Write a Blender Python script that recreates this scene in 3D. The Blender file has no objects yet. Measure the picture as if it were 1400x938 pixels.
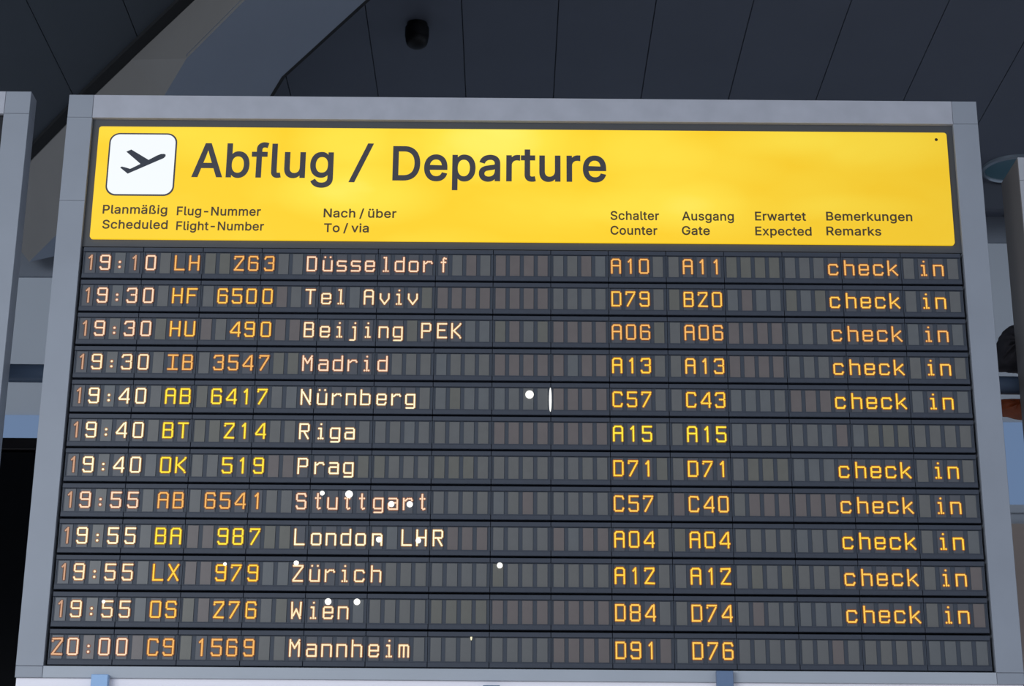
import bpy, math, random
from mathutils import Matrix, Vector
from mathutils.geometry import tessellate_polygon, delaunay_2d_cdt

S = bpy.context.scene
COL = S.collection
R = random.Random(7)

# ------------------------------------------------------------------ camera
FPX, PITCH, YAW, ROLL = 2500.0, -0.32974263, -0.00150108, 0.00691892
CAM = Vector((-0.05156, -7.27154, 1.60))
def _cam_axes():
    a, b, c = PITCH, YAW, ROLL
    rx = Matrix(((1,0,0),(0,math.cos(a),-math.sin(a)),(0,math.sin(a),math.cos(a))))
    ry = Matrix(((math.cos(b),0,math.sin(b)),(0,1,0),(-math.sin(b),0,math.cos(b))))
    rz = Matrix(((math.cos(c),-math.sin(c),0),(math.sin(c),math.cos(c),0),(0,0,1)))
    m = rz @ rx @ ry
    f = lambda r: Vector((r[0], r[2], -r[1]))        # (right, down, forward) -> Blender world
    return f(m[0]), f(m[1]), f(m[2])
AX, AD, AF = _cam_axes()
cd = bpy.data.cameras.new('camera'); cam = bpy.data.objects.new('camera', cd); COL.objects.link(cam)
cd.sensor_width = 36.0; cd.lens = FPX / 1400 * 36; cd.clip_end = 200
cam.matrix_world = Matrix((( AX.x,-AD.x,-AF.x,CAM.x),(AX.y,-AD.y,-AF.y,CAM.y),(AX.z,-AD.z,-AF.z,CAM.z),(0,0,0,1)))
cd.dof.use_dof = True; cd.dof.focus_distance = 7.8; cd.dof.aperture_fstop = 7.0
S.camera = cam

# ------------------------------------------------------------------ world, lights, exposure
w = bpy.data.worlds.new('hall_daylight'); S.world = w; w.use_nodes = True
bg = w.node_tree.nodes['Background']; bg.inputs[0].default_value = (0.60, 0.68, 0.82, 1); bg.inputs[1].default_value = 0.92
def area(name, loc, target, sx, sy, power, col):
    l = bpy.data.lights.new(name, 'AREA'); l.shape = 'RECTANGLE'; l.size = sx; l.size_y = sy; l.energy = power; l.color = col
    o = bpy.data.objects.new(name, l); COL.objects.link(o); o.location = loc
    o.rotation_euler = (Vector(target) - Vector(loc)).to_track_quat('-Z', 'Y').to_euler(); return o
area('left_fill_light', (-8, -12, 5.0), (0, 0, 4.4), 8, 4, 640, (0.86, 0.93, 1.0))  # unseen area light, added for the left-to-right brightness falloff
S.view_settings.view_transform = 'Standard'; S.view_settings.look = 'None'
S.view_settings.exposure = 0.0; S.view_settings.gamma = 1.0; S.view_settings.use_curve_mapping = False

# ------------------------------------------------------------------ helpers
def ray(px, py):
    return (AX*((px-700)/FPX) + AD*((py-469)/FPX) + AF)
def on_y(px, py, y):
    d = ray(px, py); return CAM + d*((y-CAM.y)/d.y)
def on_z(px, py, z):
    d = ray(px, py); return CAM + d*((z-CAM.z)/d.z)
def lin(c):
    return tuple((v/255/12.92 if v/255 <= .04045 else ((v/255+.055)/1.055)**2.4) for v in c)

def mat(name, rgb, rough=.6, metal=0.0, spec=.5, noise=0.0, scale=8.0, bump=0.0):
    m = bpy.data.materials.new(name); m.use_nodes = True; nt = m.node_tree; b = nt.nodes['Principled BSDF']
    c = lin(rgb); b.inputs['Roughness'].default_value = rough; b.inputs['Metallic'].default_value = metal
    b.inputs['Specular IOR Level'].default_value = spec
    b.inputs['Base Color'].default_value = (*c, 1)
    if noise or bump:
        tc = nt.nodes.new('ShaderNodeTexCoord'); n = nt.nodes.new('ShaderNodeTexNoise')
        n.inputs['Scale'].default_value = scale; n.inputs['Detail'].default_value = 5
        nt.links.new(tc.outputs['Object'], n.inputs['Vector'])
        if noise:
            r = nt.nodes.new('ShaderNodeValToRGB'); r.color_ramp.elements[0].position = .3; r.color_ramp.elements[1].position = .7
            r.color_ramp.elements[0].color = (*[v*(1-noise) for v in c], 1); r.color_ramp.elements[1].color = (*[min(1, v*(1+noise)) for v in c], 1)
            nt.links.new(n.outputs['Fac'], r.inputs['Fac']); nt.links.new(r.outputs['Color'], b.inputs['Base Color'])
        if bump:
            bp = nt.nodes.new('ShaderNodeBump'); bp.inputs['Strength'].default_value = bump; bp.inputs['Distance'].default_value = .003
            nt.links.new(n.outputs['Fac'], bp.inputs['Height']); nt.links.new(bp.outputs['Normal'], b.inputs['Normal'])
    return m
def glow(name, rgb, strength=1.0):
    m = bpy.data.materials.new(name); m.use_nodes = True; nt = m.node_tree; b = nt.nodes['Principled BSDF']
    c = lin(rgb); b.inputs['Base Color'].default_value = (0.02, 0.02, 0.02, 1)
    b.inputs['Emission Color'].default_value = (*c, 1); b.inputs['Emission Strength'].default_value = strength
    b.inputs['Roughness'].default_value = .5
    return m

class MB:
    def __init__(s): s.v = []; s.f = []; s.m = []
    def add(s, vs, fs, mi=0):
        o = len(s.v); s.v += [tuple(v) for v in vs]; s.f += [tuple(i+o for i in f) for f in fs]; s.m += [mi]*len(fs); return s
    def box(s, x0, x1, y0, y1, z0, z1, mi=0):
        return s.add([(x0,y0,z0),(x1,y0,z0),(x1,y1,z0),(x0,y1,z0),(x0,y0,z1),(x1,y0,z1),(x1,y1,z1),(x0,y1,z1)],
                     [(0,3,2,1),(4,5,6,7),(0,1,5,4),(1,2,6,5),(2,3,7,6),(3,0,4,7)], mi)
    def bevbox(s, x0, x1, y0, y1, z0, z1, b, mi=0):
        # box whose front (-y) edges are chamfered by b
        vs = [(x0,y1,z0),(x1,y1,z0),(x1,y1,z1),(x0,y1,z1),(x0,y0+b,z0),(x1,y0+b,z0),(x1,y0+b,z1),(x0,y0+b,z1),
              (x0+b,y0,z0+b),(x1-b,y0,z0+b),(x1-b,y0,z1-b),(x0+b,y0,z1-b)]
        fs = [(0,3,2,1),(0,1,5,4),(1,2,6,5),(2,3,7,6),(3,0,4,7),(4,5,9,8),(5,6,10,9),(6,7,11,10),(7,4,8,11),(8,9,10,11)]
        fs = [tuple(f) for f in fs]
        return s.add(vs, fs, mi)
    def prism(s, pts, y0, y1, mi=0):
        # pts: (x,z) outline, front at y0, back at y1
        n = len(pts); vs = [(x,y0,z) for x,z in pts]+[(x,y1,z) for x,z in pts]
        fs = [tuple(range(n)), tuple(range(2*n-1, n-1, -1))]+[(i, i+n, (i+1)%n+n, (i+1)%n) for i in range(n)]
        return s.add(vs, fs, mi)
    def slab(s, pts, z0, z1, mi=0):
        n = len(pts); vs = [(p[0],p[1],z0) for p in pts]+[(p[0],p[1],z1) for p in pts]
        fs = [tuple(range(n)), tuple(range(2*n-1, n-1, -1))]+[(i, i+n, (i+1)%n+n, (i+1)%n) for i in range(n)]
        return s.add(vs, fs, mi)
    def lathe(s, prof, n=32, axis='z', c=(0,0,0), mi=0):
        vs = []; fs = []
        for r, h in prof:
            for k in range(n):
                a = 2*math.pi*k/n; x, y = r*math.cos(a), r*math.sin(a)
                vs.append((c[0]+x, c[1]+y, c[2]+h) if axis == 'z' else (c[0]+h, c[1]+x, c[2]+y) if axis == 'x' else (c[0]+x, c[1]+h, c[2]+y))
        m = len(prof)
        for i in range(m-1):
            for k in range(n): fs.append((i*n+k, i*n+(k+1)%n, (i+1)*n+(k+1)%n, (i+1)*n+k))
        fs.append(tuple(range(n-1, -1, -1))); fs.append(tuple((m-1)*n+k for k in range(n)))
        return s.add(vs, fs, mi)
    def mesh(s, name, mats, smooth=False, fix=True):
        me = bpy.data.meshes.new(name); me.from_pydata(s.v, [], s.f)
        for m in (mats if isinstance(mats, (list, tuple)) else [mats]): me.materials.append(m)
        me.polygons.foreach_set('material_index', s.m)
        me.update()
        if fix:
            import bmesh
            bm = bmesh.new(); bm.from_mesh(me); bmesh.ops.recalc_face_normals(bm, faces=bm.faces); bm.to_mesh(me); bm.free()
        if smooth:
            me.polygons.foreach_set('use_smooth', [True]*len(me.polygons))
            try: me.set_sharp_from_angle(angle=math.radians(40))
            except Exception: pass
        return me
def put(name, me, parent=None, loc=(0,0,0), scale=None, rot=None):
    o = bpy.data.objects.new(name, me); COL.objects.link(o); o.parent = parent; o.location = loc
    if scale: o.scale = scale
    if rot: o.rotation_euler = rot
    return o
def empty(name, loc, label, cat, group=None):
    o = bpy.data.objects.new(name, None); COL.objects.link(o); o.location = loc; o.empty_display_size = .1
    o['label'] = label; o['category'] = cat
    if group: o['group'] = group
    return o
def tag(o, label, cat, group=None):
    o['label'] = label; o['category'] = cat
    if group: o['group'] = group
    return o
def struct(o): o['kind'] = 'structure'; return o

# ------------------------------------------------------------------ materials
M = {}
M['alu'] = mat('brushed_grey_frame', (146,150,158), .42, .0, .5, .05, 3.0, .02)
M['alu_light'] = mat('light_grey_frame', (168,168,172), .45, .0, .5, .04, 3.0)
M['alu_dusty_lit'] = mat('dusty_lit_grey_top_rail', (175,175,182), .5, .0, .5, .07, 9.0)  # dust streaks, plus a paler tone painted in for stronger light on top
M['alu_bounce_lit'] = mat('bounce_lit_grey_bottom_rail', (174,178,184), .45, .0, .5, .04, 3.0)  # paler than the stiles: bounced light put into the colour
M['under'] = mat('bounce_lit_white_underside', (250,244,248), .5)  # whitened so the colour carries light coming up from below
M['dark_edge'] = mat('dark_grey_surround', (72,73,76), .5, noise=.04)
M['bezel'] = mat('blue_black_module_plastic', (55,60,71), .55, noise=.05, scale=30)
M['well'] = mat('module_recess_plastic', (58,64,74), .55)
M['black'] = mat('black_gap', (8,9,12), .7)
M['case'] = mat('board_casing', (70,72,80), .5)
M['post'] = mat('blue_grey_post_paint', (104,124,154), .4)
M['post_lit'] = mat('lit_pale_blue_post', (150,185,225), .4)  # paler copy of the post paint, imitating light on the left post
TINTS = [(99,98,96), (101,99,95), (97,98,98), (106,96,92), (102,99,90), (80,80,84)]
M['face'] = [mat('character_face_%d' % i, t, .33, noise=.05, scale=20) for i, t in enumerate(TINTS)]
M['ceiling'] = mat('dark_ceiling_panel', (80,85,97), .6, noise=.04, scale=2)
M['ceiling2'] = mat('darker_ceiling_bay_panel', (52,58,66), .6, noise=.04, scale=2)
M['ceil_void'] = mat('ceiling_void', (10,11,15), .9)
M['beam_soffit'] = mat('warm_grey_beam_side', (122,119,116), .6, noise=.03, scale=2)
M['beam_side'] = mat('blue_grey_beam_soffit', (128,136,150), .6, noise=.03, scale=2)
M['wall'] = mat('pale_grey_wall', (184,190,198), .7, noise=.02, scale=1)
M['wall_mid'] = mat('mid_grey_fascia', (118,124,134), .7)
M['wall_dark'] = mat('dark_fascia', (66,70,80), .7)
M['wall_beige'] = mat('beige_wall_panel', (168,152,142), .7, noise=.03, scale=2)
M['floor'] = mat('pale_stone_floor', (228,224,220), .4, noise=.04, scale=1)
M['pipe'] = mat('blue_grey_pipe_enamel', (104,122,146), .28)
M['teal'] = mat('teal_lamp_glass', (78,112,124), .25)
M['rim'] = mat('lamp_rim_metal', (130,140,150), .35, .6)
M['blackplast'] = mat('black_dome_plastic', (5,5,7), .5, spec=.25)
M['cabinet'] = mat('black_cabinet_paint', (9,10,14), .35)
M['cabinet_top'] = mat('brown_black_cabinet_edge', (34,28,30), .5)
M['cloth'] = mat('dark_crumpled_cloth', (66,62,66), .9, noise=.35, scale=14, bump=.4)
M['leather'] = mat('orange_brown_leather', (150,70,32), .5, noise=.4, scale=9)
M['screw'] = mat('screw_head', (60,55,40), .3, .6)
M['ink'] = mat('dark_grey_print', (70,66,70), .5)
M['ink_small'] = mat('brown_grey_print', (84,66,34), .5)
M['scr'] = mat('black_display_glass', (14,14,18), .2)

# backlit yellow panel: brighter clouds are painted into its emission
def yellow_panel():
    m = bpy.data.materials.new('backlit_yellow_acrylic'); m.use_nodes = True; nt = m.node_tree; b = nt.nodes['Principled BSDF']
    tc = nt.nodes.new('ShaderNodeTexCoord')
    n = nt.nodes.new('ShaderNodeTexNoise'); n.inputs['Scale'].default_value = 1.9; n.inputs['Detail'].default_value = 2.5
    n.inputs['Distortion'].default_value = .4
    mp = nt.nodes.new('ShaderNodeMapping'); mp.inputs['Scale'].default_value = (1.0, 1, 1.9); mp.inputs['Location'].default_value = (3.1, 0, .6)
    nt.links.new(tc.outputs['Object'], mp.inputs['Vector']); nt.links.new(mp.outputs['Vector'], n.inputs['Vector'])
    base = n.outputs['Fac']
    mr = nt.nodes.new('ShaderNodeMapRange'); mr.inputs[1].default_value = .52; mr.inputs[2].default_value = .78; mr.inputs[4].default_value = .17
    nt.links.new(base, mr.inputs[0]); acc = mr.outputs[0]
    # bright patches painted into the emission: x, z, radius x, radius z, strength
    for (px, py, rx, rz, a) in [(672,192,.30,.15,.95),(880,205,.22,.12,.5),(480,196,.20,.14,.55),(496,268,.26,.10,.65),(290,190,.22,.10,.4),
                                (905,276,.26,.10,.55),(975,290,.2,.1,.35),(1190,195,.34,.10,.5),(1170,284,.24,.05,.3),(1060,188,.2,.07,.4),
                                (420,258,.2,.08,.25),(760,290,.3,.08,.22),(170,178,.25,.05,.3),(985,225,.2,.1,.3)]:
        P = on_y(px, py, 0)
        mm = nt.nodes.new('ShaderNodeMapping'); mm.vector_type = 'TEXTURE'
        mm.inputs['Location'].default_value = (P.x, 0, P.z); mm.inputs['Scale'].default_value = (rx*1.5, 10, rz*1.5)
        g = nt.nodes.new('ShaderNodeTexGradient'); g.gradient_type = 'SPHERICAL'
        nt.links.new(tc.outputs['Object'], mm.inputs['Vector']); nt.links.new(mm.outputs['Vector'], g.inputs['Vector'])
        pw = nt.nodes.new('ShaderNodeMath'); pw.operation = 'SMOOTH_MIN'; pw.inputs[1].default_value = .7; pw.inputs[2].default_value = .3
        nt.links.new(g.outputs['Fac'], pw.inputs[0])
        ma = nt.nodes.new('ShaderNodeMath'); ma.operation = 'MULTIPLY_ADD'; ma.inputs[1].default_value = a
        nt.links.new(pw.outputs[0], ma.inputs[0]); nt.links.new(acc, ma.inputs[2]); acc = ma.outputs[0]
    # emission dims towards the right-hand end
    sx = nt.nodes.new('ShaderNodeSeparateXYZ'); nt.links.new(tc.outputs['Object'], sx.inputs[0])
    fr = nt.nodes.new('ShaderNodeMapRange'); fr.inputs[1].default_value = .3; fr.inputs[2].default_value = 1.9; fr.inputs[3].default_value = 1.0; fr.inputs[4].default_value = .83
    nt.links.new(sx.outputs[0], fr.inputs[0])
    rp = nt.nodes.new('ShaderNodeValToRGB'); e = rp.color_ramp.elements
    e[0].position = 0; e[0].color = (*lin((250,204,22)), 1); e[1].position = 1; e[1].color = (*lin((255,250,125)), 1)
    k = e.new(.45); k.color = (*lin((254,222,60)), 1)
    nt.links.new(acc, rp.inputs['Fac'])
    b.inputs['Base Color'].default_value = (.10, .07, .005, 1); b.inputs['Roughness'].default_value = .35
    nt.links.new(rp.outputs['Color'], b.inputs['Emission Color']); nt.links.new(fr.outputs[0], b.inputs['Emission Strength'])
    return m
M['yellow'] = yellow_panel()
M['white_lit'] = glow('backlit_white_acrylic', (246,251,255), .97)

# ------------------------------------------------------------------ setting: floor, ceiling, walls
CZ = 7.25                                   # ceiling height
WALL_Y = 6.1
struct(put('floor', MB().box(-14, 14, -16, 9, -.1, 0).mesh('floor', M['floor'])))
wb = struct(put('wall_back', MB().box(-14, 14, WALL_Y, WALL_Y+.3, 0, CZ+.4).mesh('wall_back', M['wall'])))

def clip(poly, a, b, c):                    # keep a*x + b*y + c >= 0
    out = []
    for i in range(len(poly)):
        p, q = poly[i], poly[(i+1) % len(poly)]
        dp, dq = a*p[0]+b*p[1]+c, a*q[0]+b*q[1]+c
        if dp >= 0: out.append(p)
        if dp*dq < 0:
            t = dp/(dp-dq); out.append((p[0]+t*(q[0]-p[0]), p[1]+t*(q[1]-p[1])))
    return out
m0 = on_z(300, 0, CZ-.1); m1 = on_z(60, 300, CZ-.1)          # centre line of the ceiling beam in plan
la, lb = (m1.y-m0.y), -(m1.x-m0.x); lc = -(la*m0.x+lb*m0.y)   # positive on one side
sgn = 1 if la*5+lb*0+lc > 0 else -1
ceil = struct(put('ceiling', MB().box(-14, 14, -4, WALL_Y, CZ+.03, CZ+.15).mesh('ceiling', M['ceil_void'])))
PW, GAP = .60, .006
def strips(xref, x_lo, x_hi, side, m, z):
    k0 = int((x_lo-xref)/PW)-1
    for k in range(k0, k0+60):
        x0 = xref+k*PW; x1 = x0+PW
        if x1 < x_lo or x0 > x_hi: continue
        for (y0, y1) in ((-3.9, 1.6-1e-3), (1.6+GAP*0, WALL_Y)):
            poly = clip([(x0+GAP/2, y0), (x1-GAP/2, y0), (x1-GAP/2, y1), (x0+GAP/2, y1)], side*la, side*lb, side*lc)
            if len(poly) < 3: continue
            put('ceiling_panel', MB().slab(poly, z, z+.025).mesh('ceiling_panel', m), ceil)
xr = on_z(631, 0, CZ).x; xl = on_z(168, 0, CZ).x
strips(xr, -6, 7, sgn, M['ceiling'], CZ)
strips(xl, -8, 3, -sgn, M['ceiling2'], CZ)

# ceiling beam: warm grey side, blue-grey soffit, dark shadow joints; it kinks on its way to the back wall
HS, HC = 6.72, CZ-.02
st = [((371,-100),(435,-100),(612,-100)), ((265,0),(335,0),(500,0)), ((178,82),(255,80),(385,105)), ((130,128),(225,130),(368,133)), ((45,215),(76,322),(330,220)), ((-20,280),(40,358),(300,300))]
A = [on_z(*s[0], HC) for s in st]; B = [on_z(*s[1], HS) for s in st]; C = [on_z(*s[2], HS) for s in st]
beam = empty('ceiling_beam', (A[3].x, A[3].y, HC), 'grey kinked beam crossing the dark ceiling behind the boards', 'beam')
beam_o = Vector((A[3].x, A[3].y, HC))
beam['kind'] = 'structure'
for k in ('label', 'category'): del beam[k]
beam.name = 'trim_1'
def rel(vs, o): return [tuple(v-o) for v in vs]
n = len(st)
mb = MB()                                   # side cladding facing the hall
mb.add(rel(A+B+[a+Vector((.05,0,.015)) for a in A]+[b+Vector((.05,0,.025)) for b in B], beam_o),
       [(i,i+1,n+i+1,n+i) for i in range(n-1)]+[(2*n+i,3*n+i,3*n+i+1,2*n+i+1) for i in range(n-1)]+[(i,2*n+i,2*n+i+1,i+1) for i in range(n-1)]+[(n+i,n+i+1,3*n+i+1,3*n+i) for i in range(n-1)])
put('beam_side', mb.mesh('beam_side', M['beam_soffit'], fix=False), beam)
# soffit: two panels meeting in a faint joint at the kink
up = Vector((0,0,.004))
def side(i0, i1):
    b = B[i0:i1+1]; c = C[i0:i1+1]; q = len(b); off = Vector((0, 0, .03))
    vs = b+c+[v+off for v in b]+[v+off for v in c]
    m2 = MB(); m2.add(rel(vs, beam_o), [(i,i+1,q+i+1,q+i) for i in range(q-1)]+[(2*q+i,3*q+i,3*q+i+1,2*q+i+1) for i in range(q-1)]+[(0,q,3*q,2*q),(q-1,3*q-1,4*q-1,2*q-1)])
    return m2.mesh('beam_soffit', M['beam_side'], fix=False)
put('beam_soffit', side(0, 2), beam); put('beam_soffit', side(2, 5), beam)
# left web and shadow joints
vs = C+[Vector((a.x, a.y, CZ)) for a in C]
put('beam_web', MB().add(rel(vs, beam_o), [(i,i+1,n+i+1,n+i) for i in range(n-1)]).mesh('beam_web', M['wall_dark'], fix=False), beam)
def joint(P, wpx, dz, name):
    a = [v+Vector((0,0,dz)) for v in P]; b = []
    for i, v in enumerate(a):
        t = (P[min(i+1, n-1)]-P[max(i-1, 0)]); t.z = 0; t.normalize(); nrm = Vector((t.y, -t.x, 0))
        if name == 'left': nrm = -nrm if nrm.x > 0 else nrm
        else: nrm = -nrm if nrm.x < 0 else nrm
        b.append(v+nrm*wpx)
    vs = a+b+[v+Vector((0,0,.05)) for v in a]+[v+Vector((0,0,.05)) for v in b]
    mb = MB(); mb.add(rel(vs, beam_o), [(i,i+1,n+i+1,n+i) for i in range(n-1)]+[(2*n+i,3*n+i,3*n+i+1,2*n+i+1) for i in range(n-1)]+[(i,2*n+i,2*n+i+1,i+1) for i in range(n-1)]+[(n+i,n+i+1,3*n+i+1,3*n+i) for i in range(n-1)])
    put('shadow_joint', mb.mesh('shadow_joint', M['ceil_void'], fix=False), beam)
joint(A, .08, -.01, 'left'); joint(C, .022, .0, 'right')

# fascias on the back wall
f1 = on_y(60, 378, WALL_Y-.03)
struct(put('trim_2', MB().box(-14, -1.0, WALL_Y-.03, WALL_Y, f1.z, CZ).mesh('fascia_left', M['wall_mid'])))
r1 = on_y(1350, 331, WALL_Y-.03); r2 = on_y(1350, 292, WALL_Y-.03)
struct(put('trim_3', MB().box(1.5, 14, WALL_Y-.03, WALL_Y, r1.z, r2.z).mesh('fascia_right', M['wall_mid'])))
r3 = on_y(1350, 249, 5.4); r4 = on_y(1350, 285, 5.4)
struct(put('trim_4', MB().box(1.5, 14, 5.4, 5.46, r4.z, CZ).mesh('bulkhead', M['wall_dark'])))
# window band in the back wall, with its frame and daylight behind it
wl = on_y(40, 566, WALL_Y-.05); wr = on_y(1380, 568, WALL_Y-.05); wlo = on_y(1380, 690, WALL_Y-.05)
win = struct(put('window_1', MB().box(-8, 8, WALL_Y-.05, WALL_Y, wlo.z-.06, wlo.z).mesh('sill', M['wall'])))
sky_pane = glow('pale_blue_daylit_glass', (108,134,172), .75)
for k in range(8):
    x0 = -8+k*2
    put('pane', MB().box(x0+.03, x0+1.97, WALL_Y-.02, WALL_Y-.001, wlo.z, wl.z).mesh('pane', sky_pane), win)
    if k: put('mullion', MB().box(x0-.03, x0+.03, WALL_Y-.05, WALL_Y-.001, wlo.z, wl.z).mesh('mullion', M['wall']), win)
b1 = on_y(1385, 716, WALL_Y-.1)
struct(put('trim_5', MB().box(1.5, 14, WALL_Y-.1, WALL_Y, 0, b1.z).mesh('beige_panelling', M['wall_beige'])))

# ------------------------------------------------------------------ the departure board
ZC = 1.60 + 2.02082
MW, HM = .25, .59651226                     # module width; row pitch / module width
def U(u):
    t = u-7.5; return (t + .34005e-3*t*(t*t-56))*MW
def V(v):
    t = v-6; return ZC - (t + .14354e-3*t*(t*t-36) + .61121e-3*(t*t-36))*HM*MW
RH = HM*MW                                   # nominal row pitch
FX, FT, FB = 1.995, ZC+1.605, ZC-.945        # frame outer half width, top, bottom
IX, IT, IB = 1.886, ZC+1.495, V(12)-.004     # frame inner
YF, YB = -.008, .21                          # frame front, casing back
board = empty('departure_board', (0, 0, 0), 'large flight departure board with yellow Abflug / Departure header above twelve lit rows', 'board')

def frame(parent, x0, x1, z0, z1, ix0, ix1, iz0, iz1, m, yf, yb, split=None):
    g = .0012
    for cx0, cx1 in ((x0, ix0), (ix1, x1)):
        for cz0, cz1 in ((z0, iz0), (iz1, z1)):
            put('frame_corner', MB().bevbox(cx0+(g if cx0 != x0 else 0), cx1-(g if cx1 != x1 else 0), yf, yb, cz0+(g if cz0 != z0 else 0), cz1-(g if cz1 != z1 else 0), .0015).mesh('frame_corner', m), parent)
    put('frame_rail', MB().bevbox(ix0, ix1, yf, yb, iz1, z1, .0015).mesh('frame_rail', M['alu_dusty_lit'] if m is M['alu'] else m), parent)
    put('frame_rail', MB().bevbox(ix0, ix1, yf, yb, z0, iz0, .0015).mesh('frame_rail', M['alu_bounce_lit'] if m is M['alu'] else m), parent)
    for a, b in ((x0, ix0), (ix1, x1)):
        if split and a == x0:
            put('frame_rail', MB().bevbox(a, b, yf, yb, split+g/2, iz1, .0008).mesh('frame_rail', m), parent)
            put('frame_rail', MB().bevbox(a, b, yf, yb, iz0, split-g/2, .0008).mesh('frame_rail', m), parent)
        else:
            put('frame_rail', MB().bevbox(a, b, yf, yb, iz0, iz1, .0015).mesh('frame_rail', m), parent)
frame(board, -FX, FX, FB, FT, -IX, IX, IB, IT, M['alu'], YF, YB, split=on_y(100, 275, 0).z)
put('back_casing', MB().box(-IX, IX, .06, YB-.001, IB, IT).mesh('back_casing', M['black']), board)
put('underside_panel', MB().box(-FX+.004, FX-.004, YF+.012, YB-.004, FB-.05, FB-.0005).mesh('underside_panel', M['under']), board)

# header: dark surround and backlit yellow panel
HX0, HX1, HT, HB = -1.853, 1.855, ZC+1.456, ZC+.9275
put('header_surround', MB().box(-IX, IX, .012, .06, V(0), IT).mesh('header_surround', M['dark_edge']), board)
def rrect(x0, x1, z0, z1, r, seg=8):
    p = []
    for cx, cz, a0 in ((x1-r, z1-r, 0), (x0+r, z1-r, 90), (x0+r, z0+r, 180), (x1-r, z0+r, 270)):
        for k in range(seg+1):
            a = math.radians(a0+90*k/seg); p.append((cx+r*math.cos(a), cz+r*math.sin(a)))
    return p
header = put('header_panel', MB().prism(rrect(HX0, HX1, HB, HT, .012, 4), 0, .012).mesh('header_panel', M['yellow']), board)
put('screw', MB().lathe([(.007,.002),(.007,-.001),(.004,-.003)], 12, 'y', tuple(on_y(1280,191,0))).mesh('screw', M['screw']), header)

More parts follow.
